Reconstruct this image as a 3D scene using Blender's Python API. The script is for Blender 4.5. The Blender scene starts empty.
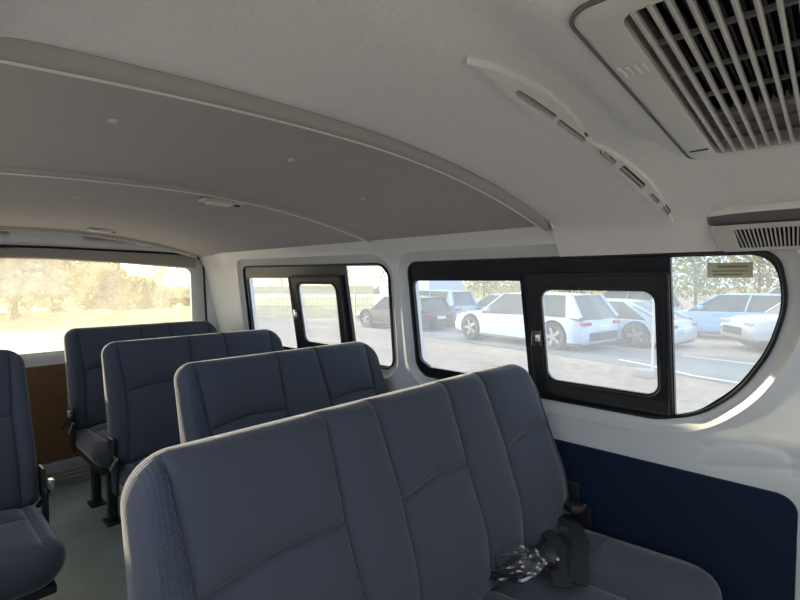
import bpy, bmesh, math, random
from math import sin, cos, pi, sqrt, exp, atan2, radians
from mathutils import Vector, Matrix
from mathutils.geometry import delaunay_2d_cdt
random.seed(7)
S = bpy.context.scene
COL = S.collection

# ------------------------------------------------------------------ materials
def mat(name, col, rough=.6, metal=0, bump=None, spec=.5, sheen=0, coat=0, var=0, vscale=3, emis=None):
    m = bpy.data.materials.new(name); m.use_nodes = True
    nt = m.node_tree; b = nt.nodes['Principled BSDF']; b.inputs['Sheen Roughness'].default_value = .3
    b.inputs['Base Color'].default_value = (*col, 1)
    b.inputs['Roughness'].default_value = rough
    b.inputs['Metallic'].default_value = metal
    b.inputs['Specular IOR Level'].default_value = spec
    b.inputs['Sheen Weight'].default_value = sheen
    b.inputs['Coat Weight'].default_value = coat
    tc = nt.nodes.new('ShaderNodeTexCoord')
    if var:
        n = nt.nodes.new('ShaderNodeTexNoise'); n.inputs['Scale'].default_value = vscale; n.inputs['Detail'].default_value = 6
        nt.links.new(tc.outputs['Object'], n.inputs['Vector'])
        r = nt.nodes.new('ShaderNodeValToRGB')
        r.color_ramp.elements[0].position = .3; r.color_ramp.elements[1].position = .7
        r.color_ramp.elements[0].color = (*[c*(1-var) for c in col], 1)
        r.color_ramp.elements[1].color = (*[min(1, c*(1+var)) for c in col], 1)
        nt.links.new(n.outputs['Fac'], r.inputs['Fac']); nt.links.new(r.outputs['Color'], b.inputs['Base Color'])
    if bump:
        kind, sc, st = bump
        if kind == 'noise':
            t = nt.nodes.new('ShaderNodeTexNoise'); t.inputs['Scale'].default_value = sc; t.inputs['Detail'].default_value = 3; o = t.outputs['Fac']
        elif kind == 'cell':
            t = nt.nodes.new('ShaderNodeTexVoronoi'); t.inputs['Scale'].default_value = sc; t.inputs['Randomness'].default_value = .15; o = t.outputs['Distance']
        nt.links.new(tc.outputs['Object'], t.inputs['Vector'])
        bp = nt.nodes.new('ShaderNodeBump'); bp.inputs['Strength'].default_value = st; bp.inputs['Distance'].default_value = .003
        nt.links.new(o, bp.inputs['Height']); nt.links.new(bp.outputs['Normal'], b.inputs['Normal'])
    return m

M = {}
M['fabric'] = mat('seat_fabric', (.070, .078, .101), .92, bump=('noise', 420, .35), sheen=.55, spec=.2, var=.08, vscale=500)
M['mesh'] = mat('honeycomb_fabric', (.068, .080, .110), .85, bump=('cell', 120, 1.0), sheen=.55, spec=.25)
M['board'] = mat('ceiling_board', (.45, .43, .435), .75, bump=('noise', 300, .1), spec=.25, var=.02, vscale=4)
M['felt'] = mat('ceiling_felt', (.87, .86, .86), .95, bump=('noise', 260, .5), spec=.1, var=.05, vscale=230)
M['ribtrim'] = mat('roof_bow_trim', (.43, .42, .41), .6, spec=.3)
M['white'] = mat('white_paint', (.74, .76, .77), .38, spec=.45, coat=.1)
M['offwhite'] = mat('off_white_plastic', (.58, .57, .55), .5)
M['acgrey'] = mat('vent_grey_plastic', (.70, .69, .67), .42)
M['slat'] = mat('vent_slat_plastic', (.52, .52, .51), .35)
M['dark'] = mat('vent_interior', (.02, .021, .026), .8)
M['fin'] = mat('cooler_fins', (.022, .024, .032), .5, metal=.5)
M['shade_grey'] = mat('painted_shade_grey', (.16, .16, .165), .8)  # dark tone standing in for shade under the hood and round the grille
M['bars'] = mat('dull_grey_plastic', (.30, .30, .31), .6)
M['bead'] = mat('pale_edging', (.82, .80, .77), .5)
M['mould'] = mat('grey_brown_plastic', (.36, .33, .29), .6)
M['black'] = mat('black_rubber', (.012, .013, .016), .5, spec=.35)
M['blackp'] = mat('black_plastic', (.02, .021, .025), .35)
M['band'] = mat('ceramic_black_band', (.013, .016, .022), .22, spec=.5)
M['metal'] = mat('bright_metal', (.6, .6, .6), .3, metal=1)
M['navy'] = mat('navy_trim_board', (.010, .022, .050), .8, spec=.2)
M['brown'] = mat('brown_hardboard', (.17, .085, .035), .8, var=.12, vscale=40)
M['floor'] = mat('floor_vinyl', (.24, .30, .31), .45, bump=('noise', 60, .15), var=.1, vscale=8)
M['scuff'] = mat('scuff_plate', (.36, .36, .34), .4)
M['webbing'] = mat('belt_webbing', (.012, .013, .018), .6, bump=('noise', 500, .4))
M['red'] = mat('button_plastic', (.05, .02, .025), .4)
M['chrome'] = mat('silver_plastic', (.55, .56, .58), .25, metal=.8)
M['lamp'] = mat('lamp_lens', (.8, .8, .76), .3)
M['stickertext'] = mat('sticker_print', (.30, .27, .18), .7)
# exterior
M['gravel'] = mat('gravel', (.35, .285, .235), .95, bump=('noise', 12, .25), var=.25, vscale=6)
M['asphalt'] = mat('asphalt', (.17, .19, .22), .85, var=.15, vscale=3)
M['line'] = mat('road_paint', (.75, .74, .70), .8)
M['grass'] = mat('dry_grass', (.40, .34, .15), .95, bump=('noise', 6, 1), var=.35, vscale=1.5)
M['bark'] = mat('bark', (.14, .10, .07), .9)
M['post'] = mat('galvanised_steel', (.40, .40, .38), .5, metal=.3)
M['tyre'] = mat('tyre_rubber', (.018, .018, .02), .75)
M['rim'] = mat('alloy_rim', (.30, .31, .33), .35, metal=.6)
M['carglass'] = mat('car_glass', (.05, .07, .09), .12, spec=.6)
M['lens'] = mat('headlamp_lens', (.55, .58, .62), .15)
M['tail'] = mat('tail_lamp_red', (.35, .05, .03), .3)
M['clad'] = mat('dark_cladding', (.04, .04, .045), .6)
M['c_white'] = mat('pearl_white_car_paint', (.47, .57, .72), .3, coat=.6)
M['c_sedan'] = mat('pale_silver_car_paint', (.42, .54, .70), .3, coat=.6)
M['c_blue'] = mat('light_blue_car_paint', (.17, .35, .66), .3, coat=.6)
M['c_silver'] = mat('silver_car_paint', (.50, .53, .56), .3, coat=.6, metal=.2)
M['c_dark'] = mat('dark_bronze_car_paint', (.07, .055, .04), .3, coat=.5)
M['c_sky'] = mat('sky_blue_car_paint', (.28, .44, .64), .3, coat=.6)
M['c_grey'] = mat('grey_car_paint', (.20, .22, .25), .3, coat=.6)

def leaf_mat(name, col):
    m = bpy.data.materials.new(name); m.use_nodes = True
    nt = m.node_tree; nt.nodes.clear()
    o = nt.nodes.new('ShaderNodeOutputMaterial'); mx = nt.nodes.new('ShaderNodeMixShader'); mx.inputs[0].default_value = .5
    d = nt.nodes.new('ShaderNodeBsdfDiffuse'); t = nt.nodes.new('ShaderNodeBsdfTranslucent')
    g = nt.nodes.new('ShaderNodeObjectInfo'); n = nt.nodes.new('ShaderNodeTexNoise'); n.inputs['Scale'].default_value = 1.2
    tc = nt.nodes.new('ShaderNodeTexCoord'); nt.links.new(tc.outputs['Object'], n.inputs['Vector'])
    r = nt.nodes.new('ShaderNodeValToRGB')
    r.color_ramp.elements[0].color = (*[c*.7 for c in col], 1); r.color_ramp.elements[1].color = (*[min(1, c*1.35) for c in col], 1)
    r.color_ramp.elements[0].position = .35; r.color_ramp.elements[1].position = .65
    nt.links.new(n.outputs['Fac'], r.inputs['Fac'])
    nt.links.new(r.outputs['Color'], d.inputs['Color']); nt.links.new(r.outputs['Color'], t.inputs['Color'])
    nt.links.new(d.outputs[0], mx.inputs[1]); nt.links.new(t.outputs[0], mx.inputs[2]); nt.links.new(mx.outputs[0], o.inputs[0])
    return m
M['leaf_gold'] = leaf_mat('autumn_leaves', (.42, .37, .17))
M['leaf_green'] = leaf_mat('green_leaves', (.22, .27, .12))
M['leaf_olive'] = leaf_mat('olive_leaves', (.36, .34, .16))

M['sticker'] = leaf_mat('sticker_paper', (.62, .60, .48))
def glass_mat(name, haze, tint=(.93, .96, .97)):
    """clear pane carrying a translucent veil that imitates glare haze over the windows"""
    m = bpy.data.materials.new(name); m.use_nodes = True
    nt = m.node_tree; nt.nodes.clear()
    o = nt.nodes.new('ShaderNodeOutputMaterial')
    tr = nt.nodes.new('ShaderNodeBsdfTransparent'); tr.inputs[0].default_value = (*tint, 1)
    gl = nt.nodes.new('ShaderNodeBsdfGlossy'); gl.inputs['Roughness'].default_value = .03; gl.inputs[0].default_value = (1, 1, 1, 1)
    tl = nt.nodes.new('ShaderNodeBsdfTranslucent'); tl.inputs[0].default_value = (.9, .88, .84, 1)
    a = nt.nodes.new('ShaderNodeMixShader'); b = nt.nodes.new('ShaderNodeMixShader')
    a.inputs[0].default_value = .035; 
    nt.links.new(tr.outputs[0], a.inputs[1]); nt.links.new(gl.outputs[0], a.inputs[2])
    tc = nt.nodes.new('ShaderNodeTexCoord'); n = nt.nodes.new('ShaderNodeTexNoise'); n.inputs['Scale'].default_value = 9; n.inputs['Detail'].default_value = 5
    nt.links.new(tc.outputs['Object'], n.inputs['Vector'])
    mr = nt.nodes.new('ShaderNodeMapRange'); mr.inputs['From Min'].default_value = .3; mr.inputs['From Max'].default_value = .7
    mr.inputs['To Min'].default_value = haze*.8; mr.inputs['To Max'].default_value = haze*1.2
    nt.links.new(n.outputs['Fac'], mr.inputs['Value']); nt.links.new(mr.outputs[0], b.inputs[0])
    nt.links.new(a.outputs[0], b.inputs[1]); nt.links.new(tl.outputs[0], b.inputs[2]); nt.links.new(b.outputs[0], o.inputs[0])
    return m
M['glass_side'] = glass_mat('hazed_side_glass', .20, (.93, .975, 1.0))  # veil mixed into the glass stands in for glare and bloom
M['glass_rear'] = glass_mat('hazed_rear_glass', .095)
M['film'] = glass_mat('clear_plastic_film', .05)
M['film'].node_tree.nodes['Mix Shader'].inputs[0].default_value = .12

# ------------------------------------------------------------------ helpers
def link(name, bm_or_me, m, parent=None, smooth=True, loc=None):
    if isinstance(bm_or_me, bmesh.types.BMesh):
        me = bpy.data.meshes.new(name); bm_or_me.normal_update(); bm_or_me.to_mesh(me); bm_or_me.free()
    else: me = bm_or_me
    for x in (m if isinstance(m, (list, tuple)) else [m]): me.materials.append(x)
    if smooth:
        me.polygons.foreach_set('use_smooth', [True]*len(me.polygons))
        try: me.set_sharp_from_angle(angle=radians(38))
        except Exception: pass
    o = bpy.data.objects.new(name, me); COL.objects.link(o)
    if parent: o.parent = parent
    if loc: o.location = loc
    return o
def tag(o, label=None, cat=None, group=None, kind=None):
    if label: o['label'] = label
    if cat: o['category'] = cat
    if group: o['group'] = group
    if kind: o['kind'] = kind
    return o
def empty(name, loc, label=None, cat=None, group=None, kind=None, rz=0):
    o = bpy.data.objects.new(name, None); o.empty_display_size = .1; COL.objects.link(o)
    o.location = loc; o.rotation_euler = (0, 0, rz)
    return tag(o, label, cat, group, kind)
def part(name, bm, m, parent, smooth=True):
    """mesh given in world coordinates, parented to an unrotated Empty"""
    o = link(name, bm, m, parent, smooth)
    o.location = -Vector(parent.location) if parent.type == 'EMPTY' else (0, 0, 0)
    return o
def box(bm, a, b, bev=0, mtx=None):
    r = bmesh.ops.create_cube(bm, size=1)
    vs = r['verts']; a = Vector(a); b = Vector(b)
    for v in vs: v.co = Vector([(a[i]+b[i])/2 + v.co[i]*(b[i]-a[i]) for i in range(3)])
    if mtx: bmesh.ops.transform(bm, matrix=mtx, verts=vs)
    if bev:
        es = list({e for v in vs for e in v.link_edges})
        bmesh.ops.bevel(bm, geom=es, offset=bev, segments=3, affect='EDGES', profile=.5)
    return bm
def tube(bm, pts, r, seg=10, caps=True):
    pts = [Vector(p) for p in pts]; rings = []
    rr = r if isinstance(r, (list, tuple)) else [r]*len(pts)
    up = Vector((0, 0, 1))
    for i, p in enumerate(pts):
        d = (pts[min(i+1, len(pts)-1)]-pts[max(i-1, 0)]).normalized()
        a = d.cross(up); a = a.normalized() if a.length > 1e-3 else Vector((1, 0, 0))
        b = a.cross(d).normalized()
        rings.append([bm.verts.new(p+(a*cos(2*pi*k/seg)+b*sin(2*pi*k/seg))*rr[i]) for k in range(seg)])
    for i in range(len(rings)-1):
        for k in range(seg):
            bm.faces.new((rings[i][k], rings[i][(k+1) % seg], rings[i+1][(k+1) % seg], rings[i+1][k]))
    if caps:
        bm.faces.new(rings[0][::-1]); bm.faces.new(rings[-1])
    return bm
def ribbon(bm, pts, w, th, wdir):
    """flat strap through pts, wdir the width direction at each point"""
    pts = [Vector(p) for p in pts]; prev = None; first = None
    for i, p in enumerate(pts):
        d = (pts[min(i+1, len(pts)-1)]-pts[max(i-1, 0)]).normalized()
        a = Vector(wdir[i] if isinstance(wdir, list) else wdir); a = (a-d*a.dot(d)).normalized(); n = a.cross(d)
        q = [bm.verts.new(p+a*w/2*s+n*th/2*t) for s, t in ((-1, -1), (1, -1), (1, 1), (-1, 1))]
        if prev:
            for k in range(4): bm.faces.new((prev[k], prev[(k+1) % 4], q[(k+1) % 4], q[k]))
        else: first = q
        prev = q
    bm.faces.new(first[::-1]); bm.faces.new(prev)
    return bm

def rpoly(pts, rad, seg=8):
    """polygon with rounded corners -> dense loop"""
    n = len(pts); out = []
    rads = rad if isinstance(rad, (list, tuple)) else [rad]*n
    for i in range(n):
        p = Vector(pts[i]); a = Vector(pts[i-1])-p; b = Vector(pts[(i+1) % n])-p
        la, lb = a.length, b.length; a = a/la; b = b/lb
        ang = a.angle(b); r = rads[i]
        t = r/math.tan(ang/2) if r > 0 and abs(ang-pi) > .02 else 0
        t = min(t, la*.49, lb*.49); 
        if t < 1e-4: out.append(tuple(p)); continue
        r = t*math.tan(ang/2)
        c = p+(a+b).normalized()*(r/sin(ang/2))
        s = p+a*t-c; e = p+b*t-c
        a0 = atan2(s.y, s.x); a1 = atan2(e.y, e.x); d = (a1-a0+pi) % (2*pi)-pi
        for k in range(seg+1):
            q = a0+d*k/seg; out.append((c.x+r*cos(q), c.y+r*sin(q)))
    return out
def densify(loop, step, closed=True):
    out = []
    n = len(loop)
    for i in range(n if closed else n-1):
        a, b = loop[i], loop[(i+1) % n]; d = math.hypot(b[0]-a[0], b[1]-a[1]); k = max(1, int(math.ceil(d/step-.001)))
        for j in range(k): out.append((a[0]+(b[0]-a[0])*j/k, a[1]+(b[1]-a[1])*j/k))
    if not closed: out.append(loop[-1])
    return out
def area(l): return .5*sum(l[i][0]*l[(i+1) % len(l)][1]-l[(i+1) % len(l)][0]*l[i][1] for i in range(len(l)))
def inset(loop, d):
    """move a dense loop towards its inside by d (negative: outwards)"""
    s = 1 if area(loop) > 0 else -1; n = len(loop); out = []
    for i in range(n):
        a, p, b = loop[i-1], loop[i], loop[(i+1) % n]
        dx, dy = b[0]-a[0], b[1]-a[1]; L = math.hypot(dx, dy) or 1
        out.append((p[0]-dy/L*d*s, p[1]+dx/L*d*s))
    return out
def inside(p, loop):
    x, y = p; c = False; n = len(loop); j = n-1
    for i in range(n):
        xi, yi = loop[i]; xj, yj = loop[j]
        if (yi > y) != (yj > y) and x < (xj-xi)*(y-yi)/(yj-yi)+xi: c = not c
        j = i
    return c
def dseg(p, a, b):
    vx, vy = b[0]-a[0], b[1]-a[1]; wx, wy = p[0]-a[0], p[1]-a[1]; L = vx*vx+vy*vy
    t = max(0, min(1, (vx*wx+vy*wy)/L)) if L else 0
    return math.hypot(wx-t*vx, wy-t*vy)
def dloop(p, loop, closed=True):
    return min(dseg(p, loop[i], loop[(i+1) % len(loop)]) for i in range(len(loop) if closed else len(loop)-1))
def tri(outer, holes=(), grid=None, rings=(), extra=()):
    """triangulated flat region -> (points, faces, outer index loop, hole index loops)"""
    pts = []; edges = []; loops = []
    def add(loop):
        b = len(pts); pts.extend([Vector(p) for p in loop]); n = len(loop)
        edges.extend([(b+i, b+(i+1) % n) for i in range(n)]); return list(range(b, b+n))
    lo = add(outer); lh = [add(h) for h in holes]
    for r in rings: pts.extend([Vector(p) for p in r if inside(p, outer) and not any(inside(p, h) for h in holes)])
    for r in extra: pts.extend([Vector(p) for p in r if inside(p, outer)])
    if grid:
        xs = [p[0] for p in outer]; ys = [p[1] for p in outer]
        gx, gy = grid if isinstance(grid, tuple) else (grid, grid)
        ns = [r for r in rings]+[outer]+list(holes)+[e for e in extra]
        # hash of existing points to keep grid points away from them
        cell = min(gx, gy); hsh = set()
        for p in pts: hsh.add((round(p[0]/cell), round(p[1]/cell)))
        x = min(xs)+gx*.5
        while x < max(xs):
            y = min(ys)+gy*.5
            while y < max(ys):
                if (round(x/cell), round(y/cell)) not in hsh and inside((x, y), outer) and not any(inside((x, y), h) for h in holes):
                    pts.append(Vector((x, y)))
                y += gy
            x += gx
    co, ed, fa, ov, oe, of = delaunay_2d_cdt(pts, edges, [], 0, 1e-6)
    m = {}
    for i, o in enumerate(ov):
        for k in o: m[k] = i
    keep = []
    for f in fa:
        c = (sum(co[i][0] for i in f)/3, sum(co[i][1] for i in f)/3)
        if inside(c, outer) and not any(inside(c, h) for h in holes):
            a = (co[f[1]]-co[f[0]]).cross(co[f[2]]-co[f[0]])
            keep.append(tuple(f) if a > 0 else tuple(f[::-1]))
    return co, keep, [m[i] for i in lo], [[m[i] for i in h] for h in lh]
def plate(outer, holes, fn_a, fn_b, grid=None, rings=(), extra=(), bm=None, mi=None):
    """solid between two mappings of a flat region: fn_a(u,v) the front, fn_b(u,v) the back"""
    co, fs, lo, lh = tri(outer, holes, grid, rings, extra)
    bm = bm or bmesh.new()
    A = [bm.verts.new(fn_a(p[0], p[1])) for p in co]
    for f in fs:
        try:
            q = bm.faces.new([A[i] for i in f])
            if mi: q.material_index = mi(sum(co[i][0] for i in f)/3, sum(co[i][1] for i in f)/3)
        except ValueError: pass
    if fn_b:
        B = [bm.verts.new(fn_b(p[0], p[1])) for p in co]
        for f in fs:
            try: bm.faces.new([B[i] for i in f[::-1]])
            except ValueError: pass
        for l in [lo]+lh:
            for i in range(len(l)):
                a, b = l[i], l[(i+1) % len(l)]
                if a != b:
                    try: bm.faces.new((A[b], A[a], B[a], B[b]))
                    except ValueError: pass
        bmesh.ops.recalc_face_normals(bm, faces=bm.faces)
    return bm

# ------------------------------------------------------------------ van body geometry
XC = .65                                   # centre line of the van
def W(z):                                  # right side wall
    if z < .79: return 1.56
    if z < 1.275: return 1.56-(z-.79)/.485*.10
    return 1.46-(z-1.275)*.5
def WY(z, Y):
    t = max(0, min(1, (Y-2.88)/.30)); return W(z)+.032*t*t*(3-2*t)
def lerp_tab(tab, t):
    for (a, za), (b, zb) in zip(tab, tab[1:]):
        if t <= b:
            return za+(zb-za)*(t-a)/(b-a)
    return tab[-1][1]
def roof_rear(X):
    t = X-.58; return 1.486-(.165 if t > 0 else .09)*t*t
FT = [(-.20, 1.16), (-.10, 1.27), (.0, 1.372), (.055, 1.425), (.085, 1.448), (.16, 1.462), (.30, 1.468), (.5, 1.474), (.6, 1.474), (.7, 1.469), (.86, 1.457), (1.0, 1.442), (1.09, 1.431),
      (1.2, 1.414), (1.30, 1.395), (1.36, 1.378), (1.395, 1.356), (1.42, 1.33), (1.443, 1.300), (1.462, 1.272), (1.5, 1.26)]
def roof_front(X, Y=0):
    z = roof_base(X, Y)
    if .28 < X < .98 and Y < .30:
        dx = max(.397-X, X-.860); dy = Y-.176; d = max(dx, dy) if min(dx, dy) < 0 else math.hypot(dx, dy)
        if d < -.012: return z+.05
        t = max(0, 1-max(0, d)/.10); t = t*t*(3-2*t)
        z += (min(z, acz(X)+.003)-z)*t
    return z
def acz(x): return 1.424-(x-.40)*.075
def roof_base(X, Y=0):
    z = lerp_tab(FT, X)
    k = max(0, 1-(Y-.335)/.30) if Y > .335 else max(0, 1-(.335-Y)/.13)
    return z-.018*k*max(0, min(1, (1.46-X)/.1))*max(0, min(1, (X-.02)/.15))

# window outlines on the right wall in (Y, z)
def shrink(poly, d): return inset(poly, d)
win1 = densify(rpoly([(1.375, .775), (1.345, 1.276), (.115, 1.276), (.091, 1.15), (.124, 1.018), (.188, .900), (.285, .808), (.40, .773)],
                     [.07, .05, .055, .25, .35, .35, .3, .2]), .02)
win2 = densify(rpoly([(2.83, .775), (2.735, 1.285), (1.455, 1.276), (1.515, .775)], [.07, .05, .07, .07]), .02)
wl = densify(rpoly([(3.1, .775), (3.05, 1.276), (2.05, 1.276), (2.05, .775)], [.07, .05, .05, .07]), .02)

def wall_sheet(name, outer, holes, mirror=False, embossed=(), edge_depth=.055):
    """painted side wall with embossed window surrounds"""
    offs = [-.012, -.024, -.032, -.040, -.050, -.065]
    rings = [inset(h, d) for h in holes for d in offs]
    ex = [densify(l, .01, False) for l in embossed]
    for l in embossed:
        for dy in (-.007, .007, .014, -.014): ex.append([(p[0], p[1]+dy) for p in densify(l, .01, False)])
    def fx(u, v):
        x = WY(v, u)
        for h in holes:
            ys = [p[0] for p in h]; zs = [p[1] for p in h]
            if min(ys)-.08 < u < max(ys)+.08 and min(zs)-.08 < v < max(zs)+.08:
                s = dloop((u, v), h)
                if s < .026: x += .022-.010*s/.026
                elif s < .040: x += .012*(1-(s-.026)/.014)-.004
                elif s < .055: x -= .004*(1-(s-.040)/.015)
        for l in embossed:
            zs = sum(p[1] for p in l)/len(l)
            if abs(v-zs) < .12:
                d = dloop((u, v), l, False)
                x += .0035*exp(-(d/.007)**2)
        return x
    def A(u, v):
        x = fx(u, v); return ((2*XC-x) if mirror else x, u, v)
    bm = bmesh.new()
    co, fs, lo, lh = tri(outer, holes, .03, rings, ex)
    V = [bm.verts.new(A(p[0], p[1])) for p in co]
    for f in fs: bm.faces.new([V[i] for i in f])
    sgn = -1 if mirror else 1
    B = {}
    for l in [lo]+lh:                      # reveal through the wall thickness
        for i in l: B[i] = bm.verts.new(V[i].co+Vector((sgn*edge_depth, 0, 0)))
        for i in range(len(l)):
            a, b = l[i], l[(i+1) % len(l)]
            if a != b: bm.faces.new((V[b], V[a], B[a], B[b]))
    # outer skin
    for f in fs:
        if all(True for i in f):
            vs = []
            for i in f:
                if i not in B: B[i] = bm.verts.new(V[i].co+Vector((sgn*edge_depth, 0, 0)))
                vs.append(B[i])
            bm.faces.new(vs[::-1])
    bmesh.ops.recalc_face_normals(bm, faces=bm.faces)
    return link(name, bm, M['white'])

ledge = [(-.5, .735), (.0, .735), (.30, .728), (.72, .722), (1.3, .722), (3.3, .722)]
recess = rpoly([(.06, .675), (.06, .775), (.12, .80), (.25, .795), (.29, .74), (.29, .70)], .03)
wr = wall_sheet('wall_right', densify([(-.60, 0), (3.34, 0), (3.34, 1.36), (3.34, 1.42), (-.60, 1.42)], .04), [win1, win2],
                embossed=[[(.078, .69), (.082, .742), (.10, .757), (.15, .757), (.24, .742), (.268, .722)], [(.082, .712), (.26, .672)]])
tag(wr, 'white painted inner side wall of the van with two embossed window openings', 'wall', kind='structure')

# lower navy board
nv = densify(rpoly([(.065, .03), (2.9, .03), (2.9, .643), (.065, .643)], [.03, .02, .02, .045]), .05)
bm = plate(nv, [], lambda u, v: (W(v)-.010, u, v), lambda u, v: (W(v)+.004, u, v))
part('lower_trim_board', bm, M['navy'], wr)['label'] = 'dark navy board along the foot of the wall'

wlf = wall_sheet('wall_left', densify([(-.60, 0), (3.34, 0), (3.34, 1.42), (1.90, 1.42), (1.90, .88), (-.60, .88)], .04), [wl], mirror=True)  # out of view; low part beside the door added to keep light off the floor
tag(wlf, 'unseen white painted side wall, low front part added to block light, upper door half left open', 'wall', kind='structure')

# ---- windows
def window(name, label, hole, panes, slider, front_pane, mirror=False):
    """hole: outline; panes: openings of the fixed black band; slider: (outer rect, opening)"""
    c = (2*XC-1.5) if mirror else 1.5
    root = empty(name, (c, sum(p[0] for p in hole)/len(hole), .78), label, 'window', kind='structure')
    sg = -1 if mirror else 1
    def at(off):
        return lambda u, v: ((2*XC-(W(v)+off)) if mirror else (W(v)+off), u, v)
    outer = inset(hole, .002)
    bm = plate(outer, panes, at(.018), at(.036), grid=.06, rings=[inset(outer, .01)])
    part('window_frame', bm, M['band'], root)
    # glass behind the whole band
    bm = plate(inset(hole, .006), [inset(slider[1], -.006)] if slider else [], at(.037), at(.041), grid=.1)
    part('window_pane', bm, M['glass_side'], root, smooth=True)
    # rubber seal round the opening
    bm = bmesh.new(); f = at(.014); l = inset(hole, .004)
    ring(bm, [f(*p) for p in l], .005)
    part('rubber_seal', bm, M['black'], root)
    if slider:
        so, si = slider
        bm = plate(so, [si], at(.004), at(.018), grid=.05, rings=[inset(si, -.012)])
        fr = part('sliding_frame', bm, M['blackp'], root)
        bm = bmesh.new(); ring(bm, [at(.004)(*p) for p in inset(si, -.010)], .004); ring(bm, [at(.004)(*p) for p in inset(so, .006)], .004)
        part('frame_bead', bm, M['black'], fr)
        bm = plate(inset(si, -.004), [], at(.012), at(.015), grid=.1)
        part('sliding_pane', bm, M['glass_side'], root)
        # latch in the middle of the rear upright
        ly = max(p[0] for p in si)+.022; lz = sum(p[1] for p in si)/len(si)-.01
        bm = bmesh.new(); x0 = W(lz)+.004
        xs = (x0-.022, x0+.004); 
        if mirror: xs = (2*XC-xs[1], 2*XC-xs[0])
        box(bm, (xs[0], ly-.016, lz-.028), (xs[1], ly+.016, lz+.028), .005)
        la = part('latch', bm, M['blackp'], root)
        bm = bmesh.new(); xs = (x0-.030, x0-.020)
        if mirror: xs = (2*XC-xs[1], 2*XC-xs[0])
        box(bm, (xs[0], ly-.018, lz-.012), (xs[1], ly-.004, lz+.014), .003)
        part('latch_button', bm, M['chrome'], la)
    return root
def ring(bm, pts, r, seg=6):
    pts = [Vector(p) for p in pts]; n = len(pts); rings = []
    for i, p in enumerate(pts):
        d = (pts[(i+1) % n]-pts[i-1]).normalized(); a = d.cross(Vector((1, 0, 0))).normalized(); b = a.cross(d)
        rings.append([bm.verts.new(p+(a*cos(2*pi*k/seg)+b*sin(2*pi*k/seg))*r) for k in range(seg)])
    for i in range(n):
        for k in range(seg):
            bm.faces.new((rings[i-1][k], rings[i-1][(k+1) % seg], rings[i][(k+1) % seg], rings[i][k]))
def rr(y0, y1, z0, z1, r): return densify(rpoly([(y1, z0), (y1, z1), (y0, z1), (y0, z0)], r), .03)
def sub(ph, sy=0): return ph
# front window: rear fixed pane, sliding pane, raked front pane
p1 = densify(rpoly([(1.352, .85), (1.333, 1.197), (.825, 1.197), (.825, .82), (1.30, .82)], [.03, .03, .004, .004, .03]), .03)
p2 = rr(.375, .765, .83, 1.185, .03)
p3 = densify(rpoly([(.352, 1.264), (.128, 1.264), (.103, 1.15), (.136, 1.022), (.200, .908), (.293, .820), (.352, .797)], [.004, .06, .25, .35, .35, .15, .004]), .02)
window('window_1', 'large black framed side window beside the nearest bench, sliding pane open to the car park', win1, [p1, p2, p3],
       (rr(.355, .80, .793, 1.222, .012), rr(.393, .745, .853, 1.167, .035)), None)
q1 = densify(rpoly([(2.795, .80), (2.722, 1.212), (2.265, 1.212), (2.30, .80)], [.03, .02, .004, .02]), .03)
q2 = densify(rpoly([(2.22, .84), (2.20, 1.20), (1.83, 1.20), (1.86, .84)], .03), .03)
q3 = densify(rpoly([(1.79, .79), (1.765, 1.268), (1.466, 1.264), (1.524, .79)], [.004, .004, .055, .05]), .02)
window('window_2', 'smaller rear side window with a narrow sliding pane, behind the second bench', win2, [q1, q2, q3],
       (densify(rpoly([(2.25, .80), (2.235, 1.222), (1.785, 1.222), (1.82, .80)], .01), .03), densify(rpoly([(2.19, .858), (2.165, 1.178), (1.84, 1.178), (1.872, .858)], .035), .03)), None)
l1 = rr(2.62, 3.03, .82, 1.21, .03); l2 = rr(2.09, 2.58, .82, 1.21, .03)
window('window_3', 'side window in the opposite wall behind the single seat', wl, [l1, l2], None, None, mirror=True)

# faded sticker on the raked pane
def sticker():
    r = empty('window_sticker', (1.5, .22, 1.224), 'faded rectangular notice stuck at the top of the raked window pane', 'sticker')
    f = lambda o: (lambda u, v: (W(v)+o, u, v))
    bm = plate(rr(.168, .268, 1.206, 1.246, .002), [], f(.0352), f(.0364)); part('paper', bm, M['sticker'], r)
    bm = bmesh.new()
    for z0, z1, a, b in ((1.232, 1.239, .178, .245), (1.222, 1.226, .178, .258), (1.212, 1.217, .190, .255)):
        plate([(b, z0), (b, z1), (a, z1), (a, z0)], [], f(.0348), f(.0354), bm=bm)
    part('printed_lines', bm, M['stickertext'], r)
sticker()

# ---- rear wall with tailgate
seal = densify(rpoly([(-.255, -.02), (1.520, -.02), (1.500, .90), (1.482, 1.378), (.60, 1.388), (-.22, 1.378), (-.245, .90)], [.02, .02, .3, .10, .0, .10, .3]), .03)
outer = densify([(-.30, -.04), (1.60, -.04), (1.60, 1.40), (1.40, 1.45), (1.0, 1.475), (.65, 1.49), (.3, 1.475), (-.10, 1.45), (-.30, 1.40)], .05)
rings_ = [inset(seal, -.012), inset(seal, -.025)]
def ra(u, v):
    s = dloop((u, v), seal); return (u, 3.30+(.02*(1-s/.025) if s < .025 else 0), v)
bm = plate(outer, [seal], ra, lambda u, v: (u, 3.38, v), grid=.08, rings=rings_)
wrr = link('wall_rear', bm, M['white']); tag(wrr, 'white painted body frame around the tailgate opening', 'wall', kind='structure')
tg = empty('door_1', (.65, 3.33, 0), 'tailgate at the back of the van with a wide window and brown inner board', 'tailgate', kind='structure')
glass = densify(rpoly([(-.155, .785), (1.410, .785), (1.402, 1.280), (1.0, 1.305), (.60, 1.322), (.25, 1.318), (-.148, 1.285)], [.04, .04, .045, .4, .4, .4, .045]), .03)
gate_o = inset(seal, .006)
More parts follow.
